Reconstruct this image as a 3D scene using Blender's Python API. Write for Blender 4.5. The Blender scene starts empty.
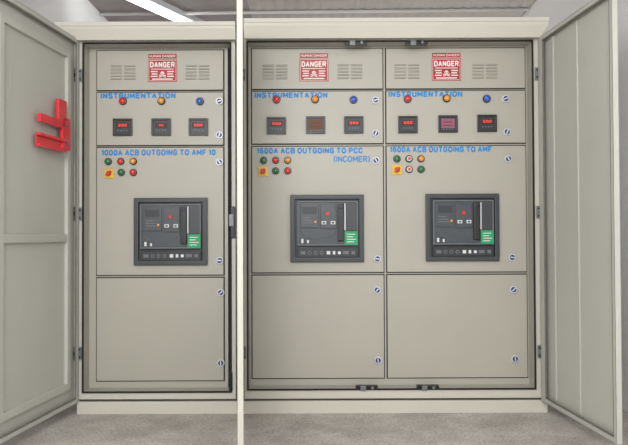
import bpy, bmesh, math, random
from mathutils import Vector, Matrix
random.seed(4)
SC = bpy.context.scene
COL = SC.collection
R = math.radians
# ------------------------------------------------------------------ camera
F = 712.0; D = 4.0; PITCH = R(1.0); ZC = 0.97
def X(px, Y=0.0): return (px - 314.0) / F * (D + Y)
def Z(py, Y=0.0):
    a = math.atan((222.5 - py) / F) + PITCH
    return ZC + math.tan(a) * (D + Y)
cam = bpy.data.cameras.new('camera'); co = bpy.data.objects.new('camera', cam); COL.objects.link(co)
cam.sensor_width = 36; cam.lens = F / 628 * 36; cam.clip_start = .05
co.location = (0, -D, ZC)
co.rotation_euler = (Matrix.Rotation(math.pi/2 + PITCH, 3, 'X') @ Matrix.Rotation(R(-0.22), 3, 'Z')).to_euler()
SC.camera = co
SC.view_settings.view_transform = 'Standard'

# ------------------------------------------------------------------ materials
def lin(c):
    c = c / 255
    return c / 12.92 if c <= .04045 else ((c + .055) / 1.055) ** 2.4
def mat(name, rgb, rough=.5, metal=0, noise=0.0, nscale=8, bump=0, bscale=200, emit=0, coat=0):
    m = bpy.data.materials.new(name); m.use_nodes = True
    nt = m.node_tree; b = nt.nodes['Principled BSDF']
    c = [lin(v) for v in rgb] + [1]
    b.inputs['Base Color'].default_value = c
    b.inputs['Roughness'].default_value = rough; b.inputs['Metallic'].default_value = metal
    if coat: b.inputs['Coat Weight'].default_value = coat; b.inputs['Coat Roughness'].default_value = .12
    if noise:
        n = nt.nodes.new('ShaderNodeTexNoise'); n.inputs['Scale'].default_value = nscale; n.inputs['Detail'].default_value = 6
        g = nt.nodes.new('ShaderNodeNewGeometry')
        nt.links.new(g.outputs['Position'], n.inputs['Vector'])
        r = nt.nodes.new('ShaderNodeValToRGB')
        r.color_ramp.elements[0].position = .3; r.color_ramp.elements[1].position = .7
        r.color_ramp.elements[0].color = [v * (1 - noise) for v in c[:3]] + [1]
        r.color_ramp.elements[1].color = [min(1, v * (1 + noise)) for v in c[:3]] + [1]
        nt.links.new(n.outputs['Fac'], r.inputs['Fac']); nt.links.new(r.outputs['Color'], b.inputs['Base Color'])
    if bump:
        n = nt.nodes.new('ShaderNodeTexNoise'); n.inputs['Scale'].default_value = bscale; n.inputs['Detail'].default_value = 4
        g = nt.nodes.new('ShaderNodeNewGeometry'); nt.links.new(g.outputs['Position'], n.inputs['Vector'])
        u = nt.nodes.new('ShaderNodeBump'); u.inputs['Strength'].default_value = bump; u.inputs['Distance'].default_value = .002
        nt.links.new(n.outputs['Fac'], u.inputs['Height']); nt.links.new(u.outputs['Normal'], b.inputs['Normal'])
    if emit:
        b.inputs['Emission Color'].default_value = c; b.inputs['Emission Strength'].default_value = emit
    return m
M = {}
M['paint'] = mat('beige powder coat', (176, 173, 161), .38, noise=.04, nscale=1.6, bump=.1, bscale=350)
M['paint_light'] = mat('pale powder coat', (202, 199, 187), .45, noise=.03, nscale=3, bump=.12, bscale=350)
M['door'] = mat('cream white powder coat', (190, 190, 181), .5, noise=.05, nscale=1.8, bump=.12, bscale=350)
M['edge'] = mat('white door edge coat', (204, 202, 190), .5, noise=.02, nscale=3)
M['rubber'] = mat('black rubber', (30, 29, 29), .8, noise=.1, nscale=30)
M['gap'] = mat('dark gap shade', (56, 54, 49), .8, noise=.1, nscale=30)  # shade inside seams and slots, put in as a dark colour
M['seal'] = mat('grey door seal', (118, 116, 107), .8, noise=.1, nscale=30)
M['black'] = mat('black plastic', (16, 17, 20), .35, noise=.05, nscale=30)
M['slate'] = mat('slate plastic', (54, 58, 62), .4, noise=.04, nscale=30)
M['slate_d'] = mat('dark slate plastic', (38, 42, 46), .4, noise=.04, nscale=30)
M['slate_m'] = mat('mid slate plastic', (60, 66, 72), .35, noise=.04, nscale=30, coat=.15)
M['slate_l'] = mat('light slate plastic', (102, 108, 113), .4, noise=.04, nscale=30)
M['chrome'] = mat('zinc plated metal', (212, 214, 222), .35, .15, noise=.05, nscale=40)
M['navy'] = mat('navy plastic', (44, 54, 104), .4, noise=.05, nscale=30)
M['steel'] = mat('dull steel', (120, 122, 122), .45, .5, noise=.1, nscale=40)
M['blue_text'] = mat('blue vinyl lettering', (12, 134, 206), .5, noise=.03, nscale=20)
M['red_sign'] = mat('red sign enamel', (168, 14, 30), .4, noise=.05, nscale=20)
M['white_sign'] = mat('white sign enamel', (240, 224, 220), .4, noise=.02, nscale=20)
M['red'] = mat('red lens', (206, 30, 26), .25, emit=.25, noise=0, coat=.5)
M['green'] = mat('green lens', (24, 110, 60), .25, emit=.12, coat=.5)
M['amber'] = mat('amber lens', (226, 140, 30), .25, emit=.25, coat=.5)
M['blue'] = mat('blue lens', (34, 80, 190), .25, emit=.25, coat=.5)
M['white_l'] = mat('white lens', (226, 218, 212), .25, coat=.5)
M['yellow'] = mat('yellow plastic', (226, 184, 40), .4, noise=.03, nscale=30)
M['red_p'] = mat('red plastic', (206, 40, 28), .4, noise=.03, nscale=30)
M['disp_dark'] = mat('dark red display', (62, 22, 24), .5)
M['disp_brown'] = mat('amber brown display', (108, 66, 36), .6, emit=.05)
M['disp_pink'] = mat('pink purple display', (146, 82, 104), .6, emit=.08)
M['digit'] = mat('lit red digits', (255, 60, 40), .4, emit=1.0)
M['digit_a'] = mat('dark display line', (64, 36, 34), .5)
M['green_lab'] = mat('green label', (20, 156, 96), .45, noise=.03, nscale=30)
M['white_p'] = mat('white print', (220, 222, 224), .5)
M['red_coat'] = mat('red painted steel', (222, 36, 50), .35, noise=.06, nscale=12, coat=.3)
M['wall'] = mat('white wall paint', (250, 250, 250), .8, noise=.005, nscale=3, bump=.1, bscale=60)
M['wallg'] = mat('grey wall paint', (170, 166, 162), .8, noise=.05, nscale=3, bump=.2, bscale=60)
M['tube'] = mat('lit tube', (255, 255, 255), .4, emit=8)
M['batten'] = mat('white batten enamel', (225, 228, 232), .4, noise=.02, nscale=10)
M['pvc'] = mat('grey pvc', (222, 221, 220), .5, noise=.04, nscale=10)
M['sheet'] = mat('grey roof sheeting', (190, 185, 180), .6, noise=.06, nscale=4)
M['dark_steel'] = mat('dark steel strip', (74, 72, 74), .6, noise=.06, nscale=8)
def concrete(name, a, b_, s1, speck=True):
    m = bpy.data.materials.new(name); m.use_nodes = True; nt = m.node_tree; L = nt.links
    b = nt.nodes['Principled BSDF']; b.inputs['Roughness'].default_value = .8
    g = nt.nodes.new('ShaderNodeNewGeometry')
    n = nt.nodes.new('ShaderNodeTexNoise'); n.inputs['Scale'].default_value = s1; n.inputs['Detail'].default_value = 10; n.inputs['Roughness'].default_value = .65
    L.new(g.outputs['Position'], n.inputs['Vector'])
    r = nt.nodes.new('ShaderNodeValToRGB'); r.color_ramp.elements[0].position = .35; r.color_ramp.elements[1].position = .66
    r.color_ramp.elements[0].color = [lin(v) for v in a] + [1]; r.color_ramp.elements[1].color = [lin(v) for v in b_] + [1]
    L.new(n.outputs['Fac'], r.inputs['Fac'])
    n2 = nt.nodes.new('ShaderNodeTexNoise'); n2.inputs['Scale'].default_value = 70; n2.inputs['Detail'].default_value = 6
    L.new(g.outputs['Position'], n2.inputs['Vector'])
    r2 = nt.nodes.new('ShaderNodeValToRGB'); r2.color_ramp.elements[0].position = .36; r2.color_ramp.elements[1].position = .56
    r2.color_ramp.elements[0].color = (.58, .56, .53, 1); r2.color_ramp.elements[1].color = (1, 1, 1, 1)
    L.new(n2.outputs['Fac'], r2.inputs['Fac'])
    mx = nt.nodes.new('ShaderNodeMix'); mx.data_type = 'RGBA'; mx.blend_type = 'MULTIPLY'; mx.inputs[0].default_value = .7 if speck else .2
    L.new(r.outputs['Color'], mx.inputs[6]); L.new(r2.outputs['Color'], mx.inputs[7]); L.new(mx.outputs[2], b.inputs['Base Color'])
    bp = nt.nodes.new('ShaderNodeBump'); bp.inputs['Strength'].default_value = .4; bp.inputs['Distance'].default_value = .004
    L.new(n2.outputs['Fac'], bp.inputs['Height']); L.new(bp.outputs['Normal'], b.inputs['Normal'])
    return m
M['floor'] = concrete('concrete floor', (172, 167, 160), (210, 206, 199), 3.5)
M['ceil'] = concrete('concrete ceiling', (146, 140, 140), (174, 168, 166), 1.5, False)

# ------------------------------------------------------------------ builders
class MB:
    def __init__(s, xf=None): s.bm = bmesh.new(); s.mats = []; s.xf = xf
    def _add(s, tmp, m):
        if m not in s.mats: s.mats.append(m)
        i = s.mats.index(m)
        for f in tmp.faces: f.material_index = i
        bmesh.ops.recalc_face_normals(tmp, faces=tmp.faces)
        me = bpy.data.meshes.new('t'); tmp.to_mesh(me); tmp.free(); s.bm.from_mesh(me); bpy.data.meshes.remove(me)
    def box(s, x0, x1, y0, y1, z0, z1, m, bev=0):
        x0, x1 = min(x0, x1), max(x0, x1); y0, y1 = min(y0, y1), max(y0, y1); z0, z1 = min(z0, z1), max(z0, z1)
        t = bmesh.new(); bmesh.ops.create_cube(t, size=1)
        for v in t.verts: v.co = Vector(((x0+x1)/2 + v.co.x*(x1-x0), (y0+y1)/2 + v.co.y*(y1-y0), (z0+z1)/2 + v.co.z*(z1-z0)))
        if bev: bmesh.ops.bevel(t, geom=t.edges[:], offset=min(bev, .45*min(x1-x0, y1-y0, z1-z0)), segments=2, affect='EDGES', profile=.7)
        s._add(t, m)
    def ring(s, x0, x1, y0, y1, z0, z1, w, m, bev=0):
        if not isinstance(w, tuple): w = (w, w, w, w)
        t = bmesh.new()
        o = [(x0, z0), (x1, z0), (x1, z1), (x0, z1)]
        i = [(x0+w[0], z0+w[2]), (x1-w[1], z0+w[2]), (x1-w[1], z1-w[3]), (x0+w[0], z1-w[3])]
        V = [[t.verts.new((p[0], y, p[1])) for p in q] for y in (y0, y1) for q in (o, i)]
        of, inf, ob, ib = V
        for k in range(4):
            j = (k+1) % 4
            t.faces.new((of[k], of[j], inf[j], inf[k])); t.faces.new((ob[k], ib[k], ib[j], ob[j]))
            t.faces.new((of[k], ob[k], ob[j], of[j])); t.faces.new((inf[k], inf[j], ib[j], ib[k]))
        if bev: bmesh.ops.bevel(t, geom=t.edges[:], offset=bev, segments=2, affect='EDGES', profile=.7)
        s._add(t, m)
    def cyl(s, c, r, h, m, axis='Y', seg=24, r2=None, bev=0):
        t = bmesh.new(); bmesh.ops.create_cone(t, cap_ends=True, segments=seg, radius1=r, radius2=r if r2 is None else r2, depth=h)
        if bev:
            es = [e for e in t.edges if abs(e.verts[0].co.z - e.verts[1].co.z) < 1e-6]
            bmesh.ops.bevel(t, geom=es, offset=bev, segments=2, affect='EDGES')
        rot = {'Y': Matrix.Rotation(R(90), 4, 'X'), 'X': Matrix.Rotation(R(90), 4, 'Y'), 'Z': Matrix.Identity(4)}[axis]
        bmesh.ops.transform(t, matrix=Matrix.Translation(c) @ rot, verts=t.verts)
        for f in t.faces: f.smooth = len(f.verts) == 4
        s._add(t, m)
    def dome(s, c, r, m, flat=.6):
        t = bmesh.new(); bmesh.ops.create_uvsphere(t, u_segments=20, v_segments=12, radius=r)
        for v in t.verts: v.co.y *= flat
        bmesh.ops.translate(t, vec=c, verts=t.verts)
        for f in t.faces: f.smooth = True
        s._add(t, m)
    def tube(s, pts, r, m, seg=10):
        t = bmesh.new(); pts = [Vector(p) for p in pts]; rings = []
        for k, p in enumerate(pts):
            d = (pts[min(k+1, len(pts)-1)] - pts[max(k-1, 0)]).normalized()
            a = Vector((0, 0, 1)) if abs(d.z) < .9 else Vector((1, 0, 0))
            u = d.cross(a).normalized(); v = d.cross(u)
            rings.append([t.verts.new(p + u*r*math.cos(q*2*math.pi/seg) + v*r*math.sin(q*2*math.pi/seg)) for q in range(seg)])
        for a, b in zip(rings, rings[1:]):
            for q in range(seg):
                f = t.faces.new((a[q], a[(q+1) % seg], b[(q+1) % seg], b[q])); f.smooth = True
        t.faces.new(rings[0]); t.faces.new(rings[-1][::-1])
        s._add(t, m)
    def prism(s, prof, x0, x1, m, bev=0, flare=(0, 0), zm=None):
        t = bmesh.new()
        if zm is None: zm = max(p[1] for p in prof) - .03
        a = [t.verts.new((x0 - (flare[0] if p[1] > zm else 0), p[0], p[1])) for p in prof]
        b = [t.verts.new((x1 + (flare[1] if p[1] > zm else 0), p[0], p[1])) for p in prof]
        n = len(prof)
        for k in range(n): t.faces.new((a[k], a[(k+1) % n], b[(k+1) % n], b[k]))
        t.faces.new(a); t.faces.new(b[::-1])
        bmesh.ops.recalc_face_normals(t, faces=t.faces)
        if bev: bmesh.ops.bevel(t, geom=t.edges[:], offset=bev, segments=2, affect='EDGES')
        s._add(t, m)
    def poly(s, pts, y0, y1, m):
        t = bmesh.new()
        a = [t.verts.new((p[0], y0, p[1])) for p in pts]; b = [t.verts.new((p[0], y1, p[1])) for p in pts]
        n = len(pts)
        for k in range(n): t.faces.new((a[k], a[(k+1) % n], b[(k+1) % n], b[k]))
        t.faces.new(a); t.faces.new(b[::-1])
        s._add(t, m)
    def build(s, name, parent=None):
        if s.xf:
            for v in s.bm.verts: v.co = s.xf(v.co)
            bmesh.ops.recalc_face_normals(s.bm, faces=s.bm.faces)
        vs = [v.co for v in s.bm.verts]
        c = Vector([(min(v[i] for v in vs) + max(v[i] for v in vs)) / 2 for i in range(3)])
        bmesh.ops.translate(s.bm, vec=-c, verts=s.bm.verts)
        me = bpy.data.meshes.new(name); s.bm.to_mesh(me); s.bm.free()
        for m in s.mats: me.materials.append(m)
        return link(name, me, c, parent)
WL = {}
def link(name, me, c, parent):
    o = bpy.data.objects.new(name, me); COL.objects.link(o)
    WL[o] = Vector(c)
    if parent: o.parent = parent; o.location = Vector(c) - WL[parent]
    else: o.location = c
    return o
def thing(name, loc, label, cat, group=None):
    o = link(name, None, loc, None); o['label'] = label; o['category'] = cat
    if group: o['group'] = group
    return o
# heavy wide sans capitals drawn as strokes on a 4 x 6 grid
GL = {
'A': [[(0,0),(2.1,6),(4.2,0)], [(.9,1.9),(3.3,1.9)]],
'B': [[(0,0),(0,6),(3.2,6),(4,5.3),(4,3.8),(3.2,3.1),(0,3.1)], [(3.2,3.1),(4,2.4),(4,.7),(3.2,0),(0,0)]],
'C': [[(4,4.6),(3.1,6),(1.1,6),(0,4.7),(0,1.3),(1.1,0),(3.1,0),(4,1.4)]],
'D': [[(0,0),(0,6),(2.6,6),(4,4.6),(4,1.4),(2.6,0),(0,0)]],
'E': [[(3.6,6),(0,6),(0,0),(3.6,0)], [(0,3.1),(3.2,3.1)]],
'F': [[(3.6,6),(0,6),(0,0)], [(0,3),(3.2,3)]],
'G': [[(4,4.7),(3.1,6),(1.1,6),(0,4.7),(0,1.3),(1.1,0),(3.1,0),(4,.9),(4,2.8),(2.4,2.8)]],
'H': [[(0,0),(0,6)], [(4,0),(4,6)], [(0,3),(4,3)]],
'I': [[(0,0),(0,6)]],
'M': [[(0,0),(0,6),(2.5,1.6),(5,6),(5,0)]],
'N': [[(0,0),(0,6),(4,0),(4,6)]],
'O': [[(1.3,0),(0,1.5),(0,4.5),(1.3,6),(3.1,6),(4.4,4.5),(4.4,1.5),(3.1,0),(1.3,0)]],
'0': [[(1.1,0),(0,1.4),(0,4.6),(1.1,6),(2.5,6),(3.6,4.6),(3.6,1.4),(2.5,0),(1.1,0)]],
'P': [[(0,0),(0,6),(3.0,6),(3.9,5.2),(3.9,3.5),(3.0,2.7),(0,2.7)]],
'R': [[(0,0),(0,6),(3.1,6),(3.9,5.2),(3.9,3.7),(3.1,2.9),(0,2.9)], [(2.2,2.9),(4.1,0)]],
'S': [[(3.9,4.9),(3,6),(.9,6),(0,5.1),(0,4),(.9,3.3),(3,2.8),(3.9,2.1),(3.9,.9),(3,0),(.9,0),(0,1.1)]],
'T': [[(0,6),(4.2,6)], [(2.1,6),(2.1,0)]],
'U': [[(0,6),(0,1.4),(1.1,0),(2.9,0),(4,1.4),(4,6)]],
'1': [[(0,4.6),(1.4,6),(1.4,0)]],
'6': [[(3.4,5.0),(2.4,6),(1.1,6),(0,4.6),(0,1.4),(1.1,0),(2.5,0),(3.6,1.1),(3.6,2.3),(2.5,3.4),(0,3.0)]],
'(': [[(1.2,6.6),(0,4.6),(0,1.4),(1.2,-.6)]],
')': [[(0,6.6),(1.2,4.6),(1.2,1.4),(0,-.6)]],
'.': [[(0,0),(0,.3)]],
}
def text(s, x0, x1, z0, z1, y, m, parent, name='lettering', w=2.0):
    segs = []; cx = 0.0
    for ch in s:
        if ch == ' ': cx += 2.6; continue
        g = GL[ch]; gw = max(p[0] for st in g for p in st)
        for st in g: segs.append([(cx+p[0], p[1]) for p in st])
        cx += gw + w + .7
    W = cx - .7
    sx = (x1-x0)/W; sz = (z1-z0)/(6+w)
    t = bmesh.new(); h = w/2; k = 0
    def P(p): return (x0 + (p[0]+h)*sx, z0 + (p[1]+h)*sz)
    for st in segs:
        for a, b in zip(st, st[1:]):
            dx, dz = b[0]-a[0], b[1]-a[1]; L = math.hypot(dx, dz); dx /= L; dz /= L
            q = h*.35
            c = [(a[0]-dx*q-dz*h, a[1]-dz*q+dx*h), (a[0]-dx*q+dz*h, a[1]-dz*q-dx*h), (b[0]+dx*q+dz*h, b[1]+dz*q-dx*h), (b[0]+dx*q-dz*h, b[1]+dz*q+dx*h)]
            yy = y - .00002*(k % 7); k += 1
            t.faces.new([t.verts.new((P(p)[0], yy, P(p)[1])) for p in c])
    mb = MB(); mb._add(t, m)
    for f in mb.bm.faces:
        f.normal_update()
        if f.normal.y > 0: f.normal_flip()
    return mb.build(name, parent)
px = 1/178.0

# ------------------------------------------------------------------ setting
def struct(name, *b, m):
    mb = MB(); mb.box(*b, m); o = mb.build(name); o['kind'] = 'structure'; return o
CZ = 2.75
struct('floor', -1.9, 1.9, -4.6, 3.4, -.1, 0, m=M['floor'])
struct('ceiling', -1.9, 1.9, -4.6, 3.4, CZ, CZ+.12, m=M['ceil'])
struct('wall_left', -1.9, -1.7, -4.6, 3.4, 0, CZ, m=M['wall'])
struct('wall_right', 1.7, 1.9, -4.6, 3.4, 0, CZ, m=M['wall'])
struct('wall_back', -1.7, 1.7, 3.2, 3.4, 0, CZ, m=M['wallg'])
t = bmesh.new(); N = 100; x0, x1 = -.50, 1.69; ya, yb = .9, 3.19
prof = [(x0 + (x1-x0)*k/N, CZ-.008-.003*(1 if (k//2) % 2 else -1)) for k in range(N+1)]
va = [t.verts.new((p[0], ya, p[1])) for p in prof]; vb = [t.verts.new((p[0], yb, p[1])) for p in prof]
vc = [t.verts.new((p[0], ya, CZ)) for p in prof]; vd = [t.verts.new((p[0], yb, CZ)) for p in prof]
for k in range(N):
    t.faces.new((va[k], va[k+1], vb[k+1], vb[k])); t.faces.new((va[k], vc[k], vc[k+1], va[k+1])); t.faces.new((vb[k], vb[k+1], vd[k+1], vd[k]))
mb = MB(); mb._add(t, M['sheet']); o = mb.build('trim_1'); o['kind'] = 'structure'

# ------------------------------------------------------------------ component makers
def lock(cx, cz, y, parent, turn=0.6):
    a = turn
    ca, sa = math.cos(a), math.sin(a)
    mb = MB(lambda v: Vector((cx + v.x*ca - v.z*sa, v.y, cz + v.x*sa + v.z*ca)))
    mb.cyl((0, y-.005, 0), .021, .010, M['chrome'], bev=.002)
    mb.cyl((0, y-.0105, 0), .0145, .005, M['navy'], bev=.001)
    mb.box(-.012, .012, y-.016, y-.012, -.0032, .0032, M['chrome'], .001)
    return mb.build('cam_lock', parent)
def lamp(cx, cz, y, m, parent, r=.0165, name='indicator_lamp', dot=False):
    mb = MB(); mb.cyl((cx, y-.005, cz), r*1.24, .010, M['black'], bev=.002); mb.cyl((cx, y-.011, cz), r*1.02, .006, M['steel'], bev=.001)
    o = mb.build(name, parent)
    mb = MB(); mb.cyl((cx, y-.017, cz), r*.86, .010, m, bev=.002)
    if dot: mb.cyl((cx, y-.024, cz), r*.5, .006, M['red'], bev=.001)
    else: mb.dome((cx, y-.021, cz), r*.8, m, .5)
    mb.build('lens', o)
    return o
def meter(cx, cz, y, kind, parent):
    w = .054; h = .048
    mb = MB(); mb.ring(cx-w, cx+w, y-.016, y, cz-h, cz+h, .010, M['black'], .002)
    mb.box(cx-w+.008, cx+w-.008, y-.008, y, cz-h+.008, cz+h-.008, M['slate_d'])
    o = mb.build('panel_meter', parent)
    dm = {'r': M['disp_dark'], 'b': M['disp_brown'], 'p': M['disp_pink'], 'd': M['disp_dark']}[kind]
    mb = MB()
    if kind in 'rd': mb.box(cx-.034, cx+.034, y-.011, y-.008, cz-.004, cz+.024, dm, .001)
    else: mb.box(cx-.038, cx+.038, y-.011, y-.008, cz-.024, cz+.030, dm, .001)
    mb.build('display', o)
    if kind == 'r': text('0.0.0', cx-.022, cx+.024, cz+.003, cz+.018, y-.0125, M['digit'], o, 'digits', .9)
    elif kind == 'd': text('0.0', cx-.012, cx+.012, cz+.004, cz+.016, y-.0125, M['digit'], o, 'digits', .7)
    else:
        for zo in (-.010, .010):
            mb = MB(); mb.box(cx-.026, cx+.022, y-.012, y-.011, cz+zo-.002, cz+zo+.002, M['digit_a'])
            mb.build('readout_line', o)
    mb = MB()
    for k in range(4): mb.cyl((cx-.024+k*.016, y-.0095, cz-.019 if kind in 'rd' else cz-.031), .0038, .004, M['slate_l'], seg=12)
    mb.build('key_row', o)
    return o
def rotary(cx, cz, y, parent):
    mb = MB(); mb.box(cx-.027, cx+.027, y-.007, y, cz-.027, cz+.027, M['yellow'], .003); mb.cyl((cx, y-.009, cz), .020, .006, M['yellow'])
    o = mb.build('rotary_switch', parent)
    a = R(45)
    mb = MB(lambda v: Vector((cx + v.x*math.cos(a) - v.z*math.sin(a), v.y, cz + v.x*math.sin(a) + v.z*math.cos(a))))
    mb.cyl((0, y-.016, 0), .014, .012, M['red_p'], bev=.002); mb.box(-.018, .018, y-.032, y-.012, -.0055, .0055, M['red_p'], .002)
    mb.build('knob', o)
    return o
def sign(cx, zt, y, parent):
    W = 29*px/2; H = 28*px; z0 = zt-H
    mb = MB(); mb.box(cx-W, cx+W, y-.003, y, z0, zt-.031, M['red_sign'], .0008)
    mb.box(cx-W+.002, cx+W-.002, y-.003, y, zt-.025, zt, M['red_sign'], .0008)
    for sx in (-1, 1): mb.cyl((cx+sx*(W-.008), y-.004, z0+.008), .003, .003, M['steel'], seg=10)
    o = mb.build('danger_sign', parent)
    y1 = y-.0038; yy = y1-.001; ws = M['white_sign']
    mb = MB(); mb.ring(cx-W+.004, cx+W-.004, y1, y-.002, z0+.004, zt-.035, .0022, ws); mb.build('border_line', o)
    text('HUMAN DANGER', cx-W+.008, cx+W-.008, zt-.0200, zt-.0060, yy, ws, o, w=1.1)
    text('DANGER', cx-W+.012, cx+W-.012, z0+.080, zt-.045, yy, ws, o, w=1.7)
    mb = MB(); mb.box(cx-.064, cx+.064, y1, y-.002, z0+.0695, z0+.0735, ws); mb.build('rule_line', o)
    mb = MB(); c = z0+.042
    mb.cyl((cx, yy, c+.005), .0110, .0012, ws); mb.box(cx-.006, cx+.006, yy-.0006, yy+.0006, c-.010, c-.002, ws)
    for sx in (-1, 1):
        mb.cyl((cx+sx*.0040, yy-.0009, c+.004), .0026, .0008, M['red_sign'], seg=12)
        mb.poly([(cx-sx*.020, c-.014), (cx-sx*.0180, c-.0185), (cx+sx*.020, c-.007), (cx+sx*.0180, c-.0025)], yy-.0004, yy+.0006, ws)
    mb.build('skull_and_crossbones', o)
    for sx in (-1, 1):
        for k in range(3):
            mb = MB(); mb.box(cx+sx*.027, cx+sx*(.065-.005*(k % 2)), yy-.0004, yy+.0006, z0+.027+k*.0135, z0+.0335+k*.0135, ws)
            mb.build('small_print', o)
    mb = MB(); mb.box(cx-.058, cx+.058, yy-.0004, yy+.0006, z0+.0115, z0+.0180, ws); mb.build('small_print', o)
    return o
def louvre(x0, x1, z0, z1, y, parent):
    mb = MB(); n = 5; g = (z1-z0)/n; mid = (x0+x1)/2
    for k in range(n):
        za = z0 + k*g
        for a, b in ((x0, mid-.006), (mid+.006, x1)):
            mb.prism([(y+.001, za+g*.78), (y-.005, za+g*.34), (y-.005, za+g*.22), (y+.001, za+g*.22)], a, b, M['paint'])
            mb.box(a+.002, b-.002, y-.0012, y+.001, za+g*.14, za+g*.20, M['gap'])
    return mb.build('louvre_bank', parent)
def breaker(L, T, y, parent):
    u = lambda a: L + a*px
    w = lambda b: T - b*px
    mb = MB(); mb.ring(u(0), u(73), y-.022, y, w(67), w(0), 4.6*px, M['slate'], .004)
    mb.box(u(4), u(69), y-.003, y, w(63), w(4), M['slate_d'])
    o = mb.build('circuit_breaker', parent)
    mb = MB(); mb.ring(u(7), u(67), y-.030, y-.003, w(50.5), w(6.5), 1.2*px, M['slate_l'], .002)
    mb.box(u(8), u(66), y-.022, y-.003, w(50), w(7.5), M['slate_m'], .002)
    mb.build('front_cover', o)
    mb = MB(); mb.box(u(10), u(28), y-.030, y-.022, w(33), w(10), M['slate_m'], .003)
    mb.box(u(12), u(26), y-.0315, y-.030, w(19), w(12), M['slate_d'], .001)
    mb.build('trip_unit', o)
    for k in range(3):
        mb = MB(); mb.box(u(12.5), u(20+2*k), y-.0312, y-.030, w(23.2+k*2.6), w(22.4+k*2.6), M['slate_l']); mb.build('printed_line', o)
    mb = MB(); mb.box(u(30), u(45.5), y-.031, y-.022, w(34), w(10), M['slate_m'], .003); mb.build('control_plate', o)
    mb = MB(); mb.cyl((u(37), y-.033, w(19)), 2.0*px, .006, M['red_p'], bev=.001); mb.build('off_button', o)
    mb = MB(); mb.cyl((u(25), y-.033, w(27)), 1.1*px, .006, M['amber'], seg=14); mb.build('status_light', o)
    for a, m in ((31, M['white_p']), (40, M['white_p'])):
        mb = MB(); mb.box(u(a), u(a+4.6), y-.034, y-.031, w(29.5), w(26.3), m, .001)
        mb.box(u(a+1), u(a+3.4), y-.0348, y-.034, w(28.8), w(27.2), M['slate_d']); mb.build('status_window', o)
    mb = MB()
    pts = [(u(46), y-.0235, w(35.5)), (u(45.5), y-.0235, w(37))]
    pts = [(u(9.5), y-.0235, w(35))] + [(u(9.5+36.5*t), y-.0235, w(35 + 9.5*math.sin(t*math.pi)**.6)) for t in [k/18 for k in range(1, 18)]] + [(u(46), y-.0235, w(35))]
    mb.tube(pts, .0022, M['slate_l'])
    mb.build('moulded_line', o)
    mb = MB(); mb.box(u(47.0), u(53), y-.045, y-.02, w(46), w(9), M['black'], .005); mb.box(u(48.0), u(52.2), y-.05, y-.044, w(14), w(10), M['black'], .003)
    mb.build('charging_handle', o)
    mb = MB(); mb.box(u(53.6), u(54.8), y-.032, y-.02, w(35.5), w(9), M['white_p']); mb.build('trim_strip', o)
    mb = MB(); mb.box(u(55.5), u(66), y-.027, y-.022, w(36), w(9), M['slate'], .003); mb.build('side_plate', o)
    mb = MB(); mb.box(u(53.8), u(66.8), y-.033, y-.02, w(49.8), w(36.5), M['green_lab'], .001)
    g = mb.build('rating_label', o); g['label'] = 'green rating label'
    for k, ww in enumerate((8, 6, 9, 7)):
        mb = MB(); mb.box(u(56), u(56+ww), y-.0338, y-.033, w(39.8+k*2.5), w(39.0+k*2.5), M['white_p']); mb.build('label_print', o)
    mb = MB(); mb.box(u(9.5), u(20), y-.0236, y-.022, w(48.5), w(43), M['slate'], .0005); mb.box(u(10.8), u(13), y-.0242, y-.022, w(48), w(43.8), M['white_p']); mb.box(u(16.5), u(18.4), y-.0242, y-.022, w(48), w(45), M['white_p'])
    mb.build('data_plate', o)
    mb = MB(); mb.box(u(7), u(67), y-.024, y-.003, w(62.3), w(52.5), M['black'], .002); mb.build('racking_panel', o)
    mb = MB(); mb.box(u(7.6), u(66.4), y-.0248, y-.0235, w(61.5), w(53.3), M['slate_d'])
    for a, b, m in ((10, 15, 'slate_l'), (36, 39.5, 'white_p'), (42, 44.5, 'white_p'), (52, 58, 'slate_l'), (60.5, 64, 'slate_l')):
        mb.box(u(a), u(b), y-.027, y-.024, w(59.3), w(56), M[m], .001)
    for a in (19, 25, 31): mb.cyl((u(a), y-.026, w(57.7)), 1.9*px, .006, M['slate_l'], seg=16); mb.cyl((u(a), y-.0295, w(57.7)), 1.0*px, .003, M['black'], seg=12)
    mb.cyl((u(48.5), y-.026, w(57.7)), 1.6*px, .006, M['chrome'], seg=16)
    mb.build('racking_socket', o)
    return o

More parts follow.
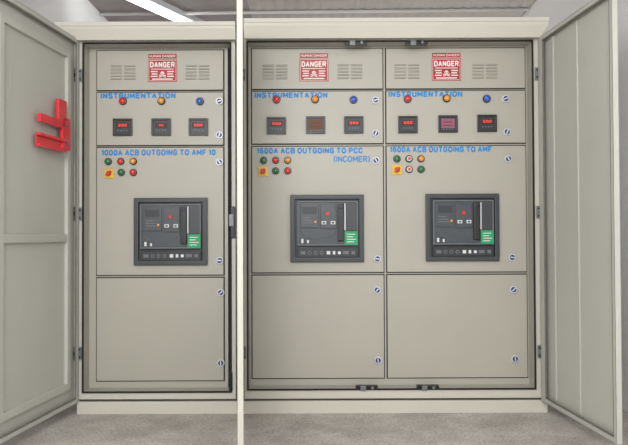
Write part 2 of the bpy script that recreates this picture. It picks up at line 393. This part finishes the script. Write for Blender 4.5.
def leaf(name, parent, hx, hy, side, theta, width, z0, z1, hinge_z, ribs=(), T=.028, edge='door', vribs=(), frame=True):
    dx, dy = side*math.cos(theta), -math.sin(theta)
    nx, ny = side*math.sin(theta), math.cos(theta)
    xf = lambda v: Vector((hx + v.x*dx + v.y*nx, hy + v.x*dy + v.y*ny, v.z))
    mb = MB(xf)
    mb.box(0, width, -T/2, -T/2+.003, z0, z1, M['door'])
    mb.ring(0, width, -T/2, T/2, z0, z1, .004, M[edge])
    mb.ring(.0, width, T/2-.002, T/2, z0, z1, (.05 if not frame else .022, .022, .022, .022), M[edge])
    o = mb.build(name, parent)
    if frame:
        mb = MB(xf); mb.ring(.085, width-.085, -T/2+.003, T/2-.006, z0+.09, z1-.09, .035, M['door'], .002)
        mb.build('stiffener_frame', o)
    for rz in ribs:
        mb = MB(xf); mb.box(.12, width-.12, -T/2+.003, T/2-.008, rz-.02, rz+.02, M['door'], .003); mb.build('cross_rib', o)
    for ru in vribs:
        mb = MB(xf); mb.box(ru-.012, ru+.012, -T/2+.003, -T/2+.010, z0+.03, z1-.03, M['door'], .003)
        mb.build('upright_rib', o)
    s0 = .052 if not frame else .024
    mb = MB(xf); mb.ring(s0, width-.024, T/2-.008, T/2-.001, z0+.024, z1-.024, .006, M['seal'])
    mb.build('door_seal', o)
    for hz in hinge_z:
        mb = MB()
        mb.cyl((hx - side*.004, hy-.004, hz), .009, .075, M['steel'], 'Z', bev=.002)
        mb.box(hx, hx+side*.030, hy-.002, hy+.004, hz-.034, hz+.034, M['steel'], .001)
        for q in (-.02, .02): mb.cyl((hx+side*.020, hy-.004, hz+q), .005, .004, M['black'], seg=12)
        mb.cyl((hx - side*.004, hy-.004, hz), .0105, .02, M['black'], 'Z')
        mb.build('hinge', o)
    return o

YF = -0.10
YD = -0.012
DEPTH = .62
def cabinet(label, bx0, bx1, ox0, ox1, fx0, fx1, cols, rows, oz0, oz1, canopy, plx, latch_tops, latch_bots):
    X0, X1 = X(bx0, YF), X(bx1, YF)
    t = thing('switchgear_cabinet', ((X0+X1)/2, .25, 0), label, 'electrical cabinet')
    zb, zt = Z(399, YF), Z(37, YF)
    O0, O1, P0, P1 = X(ox0, YF), X(ox1, YF), Z(oz1, YF), Z(oz0, YF)
    mb = MB()
    mb.ring(X0, X1, YF, YF+.003, zb, zt, (O0-X0, X1-O1, P0-zb, zt-P1), M['paint_light'], .0008)
    mb.ring(X0, X1, YF, DEPTH, zb, zt, .003, M['paint'])
    mb.box(X0, X1, DEPTH-.003, DEPTH, zb, zt, M['paint'])
    mb.ring(O0-.002, O1+.002, YF, YF+.10, P0-.002, P1+.002, .002, M['paint'])
    mb.build('cabinet_body', t)
    mb = MB(); mb.ring(O0-.006, O1+.006, YF-.010, YF+.004, P0-.006, P1+.006, .008, M['rubber'], .002); mb.build('door_gasket', t)
    A0, A1, B0, B1 = X(fx0), X(fx1), Z(oz1-2), Z(oz0+3)
    mb = MB(); mb.box(O0+.001, O1-.001, .012, .02, P0+.001, P1-.001, M['rubber']); mb.build('back_plate', t)
    mb = MB(); mb.box(A0, A1, .0, .012, B0, B1, M['paint'], .002)
    mb.build('mounting_frame', t)
    # canopy: sloping fascia with a thin lip turned down along its front and open ends
    C0, C1, ct, cb, fl = canopy
    Yc = -.17
    mb = MB()
    z_t, z_b = Z(ct, Yc), Z(cb, Yc); H = z_t-z_b
    mb.prism([(Yc+.022, z_b), (Yc, z_b+H*.62), (Yc, z_t-.006), (Yc+.012, z_t), (DEPTH+.03, z_t), (DEPTH+.03, z_b), (DEPTH+.02, z_b), (DEPTH+.02, z_t-.02), (Yc+.02, z_t-.02), (Yc+.034, z_b)], X(C0, Yc), X(C1, Yc), M['paint_light'], 0, fl, z_b+H*.5)
    mb.box(X(C0, Yc)+.004, X(C1, Yc)-.004, Yc+.03, DEPTH+.02, z_b+.006, z_b+.010, M['paint_light'])
    mb.build('canopy', t)
    mb = MB(); mb.box(X(C0, Yc)-fl[0]-.003*bool(fl[0]), X(C1, Yc)+fl[1]+.003*bool(fl[1]), Yc-.006, Yc+.001, z_t-.020, z_t+.002, M['edge'], .002)
    mb.build('canopy_lip', t)
    mb = MB(); q0, q1 = X(plx[0], YF), X(plx[1], YF)
    mb.box(q0, q1, YF-.015, DEPTH, .0, zb-.008, M['paint_light'], .003)
    mb.box(q0+.01, q1-.01, YF+.004, DEPTH-.01, zb-.010, zb, M['gap'])
    mb.build('plinth', t)
    doors = []
    for (c0, c1) in cols:
        col = []
        for (r0, r1) in rows:
            x0, x1, z0, z1 = X(c0), X(c1), Z(r1), Z(r0)
            mb = MB(); mb.box(x0-.004, x1+.004, -.002, .0005, z0-.004, z1+.004, M['gap']); mb.box(x0+.002, x1-.002, YD, -.001, z0+.002, z1-.002, M['paint'], .0025)  # dark backing behind each door paints the shadow line in the seams
            col.append(mb.build('compartment_door', t))
        doors.append(col)
    for i, c in enumerate(latch_tops + latch_bots):
        top = i < len(latch_tops)
        x = X(c, YF); z = P1-.006 if top else P0+.006
        mb = MB()
        mb.box(x-.06, x+.06, YF-.004, YF+.03, z-.011, z+.011, M['black'], .002)
        mb.box(x-.035, x-.005, YF-.012, YF-.002, z-.016, z+.012, M['steel'], .002)
        mb.cyl((x+.03, YF-.006, z), .008, .012, M['steel'], bev=.001)
        mb.build('door_catch', t)
    return t, doors, (X0, X1, zb, zt)

def fill(t, col, lam, met, kinds, title_i, title_m, extra, butt, brk, sgn, louv, locks):
    top, ins, acb, low = col
    sign(X(sgn[0]), Z(sgn[1]), YD, t)
    for a, b in louv: louvre(X(a), X(b), Z(80), Z(64), YD, top)
    text('INSTRUMENTATION', X(title_i[0]), X(title_i[1]), Z(title_i[3]), Z(title_i[2]), YD-.001, M['blue_text'], ins)
    text(title_m[0], X(title_m[1]), X(title_m[2]), Z(title_m[4]), Z(title_m[3]), YD-.001, M['blue_text'], acb)
    if extra: text(extra[0], X(extra[1]), X(extra[2]), Z(extra[4]), Z(extra[3]), YD-.001, M['blue_text'], acb, w=1.4)
    for (a, b, m) in lam: lamp(X(a), Z(b), YD, M[m], t, .018)
    for (a, b), k in zip(met, kinds): meter(X(a), Z(b), YD, k, t)
    for (a, b, m) in butt:
        if m == 'rot': rotary(X(a), Z(b), YD, t)
        else: lamp(X(a), Z(b), YD, M[m], t, .0165, 'pilot_lamp', m == 'white_l')
    breaker(X(brk[0]), Z(brk[1]), YD, t)
    for i, (a, b, k) in enumerate(locks): lock(X(a), Z(b), YD, (top, ins, acb, low)[k], .3 + .9*i)

# ------------------------------------------------------------------ left cabinet
tL, dL, gL = cabinet('narrow beige switchgear cabinet with one column and a single grey breaker',
    77.5, 236, 83.5, 230.5, 88, 228, [(97, 224)], [(50, 90), (92, 145), (147, 274.5), (277, 380)], 43, 391,
    (66, 235.5, 21.5, 38, (.06, 0)), (78, 238), [], [])
fill(tL, dL[0], [(123.5, 101, 'red'), (162, 101, 'amber'), (200.5, 101.5, 'blue')], [(123.5, 127), (162, 127), (199, 127)], 'rdr',
     (101, 176, 92.6, 98.4), ('1000A ACB OUTGOING TO AMF 10', 102, 216, 149.2, 155.2), None,
     [(109, 161, 'green'), (121.5, 161, 'red'), (134, 161, 'amber'), (110, 173, 'rot'), (122, 172, 'green'), (134, 172, 'red')],
     (135, 197.5), (163, 54), [(111, 136), (186, 210)],
     [(220, 101.5, 1), (220, 135, 1), (220, 162, 2), (220, 260, 2), (221, 292, 3), (221, 362, 3)])
# ------------------------------------------------------------------ right cabinet
tR, dR, gR = cabinet('wide beige switchgear cabinet with two columns and two grey breakers',
    243.5, 541, 248, 533.5, 249.5, 530, [(252, 383.5), (386.5, 526)], [(49, 89.5), (91.5, 144), (146.5, 272.5), (275, 378)], 42, 389,
    (244, 543, 18.5, 37, (0, .04)), (243, 545), [357, 418], [366, 427])
fill(tR, dR[0], [(277, 100, 'red'), (315.5, 100, 'amber'), (354, 100.5, 'blue')], [(277, 126), (316, 125.5), (354, 125.5)], 'rbr',
     (255, 328, 92.6, 98.4), ('1600A ACB OUTGOING TO PCC', 257, 363, 147.9, 153.9), ('(INCOMER)', 334, 370, 156.4, 162.4),
     [(264, 160.5, 'green'), (276, 160.5, 'red'), (288, 160.5, 'amber'), (263.5, 171.5, 'rot'), (276, 171, 'green'), (288, 171, 'red')],
     (290.5, 195), (314.5, 54), [(263, 288), (338, 363)],
     [(376, 101, 1), (376, 134, 1), (376, 161, 2), (377, 259, 2), (376.5, 290, 3), (377, 360, 3)])
fill(tR, dR[1], [(408, 100, 'red'), (447, 99.5, 'amber'), (487, 100, 'blue')], [(408, 125.5), (448, 125), (487, 124.5)], 'rpr',
     (389, 463, 92.1, 97.9), ('1600A ACB OUTGOING TO AMF', 390, 492, 147.1, 153.1), None,
     [(397, 159.5, 'green'), (409, 159.5, 'white_l'), (421, 159.5, 'amber'), (397, 170.5, 'rot'), (409, 170, 'white_l'), (421, 170, 'green')],
     (425, 194.5), (447, 54), [(395, 420), (473, 498)],
     [(506, 100, 1), (507, 133, 1), (508, 160, 2), (511, 258, 2), (512, 290, 3), (513, 359, 3)])
# ------------------------------------------------------------------ outer doors
zb, zt = gL[2]-.01, gL[3]-.015
HZ = [Z(75, YF), Z(213, YF), Z(352, YF)]
wl = gL[1]-gL[0]
TL = R(96)
leaf('outer_door', tL, gL[0]-.002, YF-.014, 1, TL, wl, zb, zt, HZ, (Z(237, YF),))
leaf('outer_door', tR, gR[1]+.002, YF-.014, -1, R(94.5), (gR[1]-gR[0])/2, zb, zt, HZ, vribs=(.14, .42), frame=False)
hx = X(240, YF-.014)
leaf('outer_door', tR, hx, YF-.014, 1, math.atan2(3.886, -hx), (gR[1]-gR[0])/2, zb, zt, [HZ[0], HZ[2]], edge='edge')
mb = MB(); xj = X(233, YF)
mb.box(xj-.012, xj+.012, YF-.012, YF, Z(238, YF), Z(206, YF), M['black'], .003)
mb.box(xj-.02, xj+.006, YF-.02, YF-.008, Z(226, YF), Z(214, YF), M['steel'], .003)
mb.build('latch', tL)
mb = MB(); mb.box(xj-.022, xj-.004, YF-.010, YF, Z(391, YF), Z(372, YF), M['black'], .003); mb.build('latch', tL)

# ------------------------------------------------------------------ red bracket on the left door
th = TL; hx0, hy0 = gL[0]-.002, YF-.014
xfL = lambda v: Vector((hx0 + v.x*math.cos(th) + v.y*math.sin(th), hy0 - v.x*math.sin(th) + v.y*math.cos(th), v.z))
def zz(p, u): return ZC + (Z(p)-ZC)*(D-.11-u)/D
base = xfL(Vector((.30, .014, zz(150, .30))))
br = thing('steel_bracket', base, 'red painted steel bracket with two arms fixed to the open door at far left', 'bracket')
ur = .28
mb = MB(xfL)
mb.box(.20, .48, .012, .018, zz(150, ur), zz(137, ur), M['red_coat'], .002)
mb.box(.20, .48, .012, .038, zz(150, ur), zz(147.5, ur), M['red_coat'], .002)
mb.box(.20, .48, .012, .038, zz(139.5, ur), zz(137, ur), M['red_coat'], .002)
mb.build('channel_arm', br)
mb = MB(xfL); mb.box(.20, .46, .012, .030, zz(126, ur), zz(118, ur), M['red_coat'], .003); mb.build('upper_arm', br)
mb = MB(xfL); mb.box(.135, .225, .012, .030, zz(149, .18), zz(117, .18), M['red_coat'], .004)
mb.box(.18, .27, .012, .030, zz(121, .2), zz(100, .2), M['red_coat'], .004); mb.build('upright_plate', br)
for q in (124, 143):
    mb = MB(xfL); mb.cyl((.18, .033, zz(q, .18)), .010, .008, M['steel'], seg=6, bev=.001); mb.build('bolt', br)

# ------------------------------------------------------------------ ceiling things
lt = thing('ceiling_light', (-1.2, 1.3, CZ), 'lit white fluorescent batten on the ceiling above the narrow cabinet', 'light')
d = Vector((.21, .45, 0)).normalized(); n = Vector((-d.y, d.x, 0)); c0 = Vector((-1.19, 1.40, 0))
xfT = lambda v: Vector((c0.x + v.x*d.x + v.y*n.x, c0.y + v.x*d.y + v.y*n.y, v.z))
mb = MB(xfT); mb.box(-.62, .62, -.06, .06, CZ-.045, CZ, M['batten'], .004); mb.build('batten', lt)
mb = MB(xfT); mb.box(-.62, .62, .062, .085, CZ-.05, CZ, M['dark_steel'], .003); mb.build('mounting_rail', lt)
for s in (-1, 1):
    mb = MB(xfT); mb.box(s*.60, s*.575, -.02, .02, CZ-.085, CZ-.045, M['batten'], .004); mb.build('lamp_holder', lt)
mb = MB(xfT); mb.cyl((0, 0, CZ-.068), .018, 1.15, M['tube'], 'X'); mb.build('tube', lt)
mb = MB()
mb.tube([(-1.69, 1.62, CZ-.024), (1.69, 1.54, CZ-.024)], .012, M['pvc'])
cd = mb.build('conduit'); cd['label'] = 'thin grey conduit running across the ceiling above the cabinets'; cd['category'] = 'conduit'

# ------------------------------------------------------------------ light
w = bpy.data.worlds.new('world'); SC.world = w; w.use_nodes = True
w.node_tree.nodes['Background'].inputs[0].default_value = (.98, .985, 1, 1)
w.node_tree.nodes['Background'].inputs[1].default_value = 1.35
def area(name, loc, tgt, size, sy, e, col=(1, 1, 1)):
    l = bpy.data.lights.new(name, 'AREA'); l.shape = 'RECTANGLE'; l.size = size; l.size_y = sy; l.energy = e; l.color = col
    o = bpy.data.objects.new(name, l); COL.objects.link(o); o.location = loc
    o.rotation_euler = (Vector(tgt)-Vector(loc)).to_track_quat('-Z', 'Y').to_euler()
area('daylight', (-.5, -4.9, 2.5), (0, 0, 1.3), 1.8, 1.6, 138, (1, .995, .98))
area('room_fill', (0, -2.2, 2.70), (0, -2.2, 0), 2.6, 1.6, 16)  # added overhead fill to brighten the room, no fixture hangs here
area('rear_fill', (0.6, 2.4, 0.9), (0.5, 1.6, 2.7), 2.2, 1.4, 20, (1, .97, .94))  # added fill aimed up to lift the ceiling behind the cabinets, not a real lamp
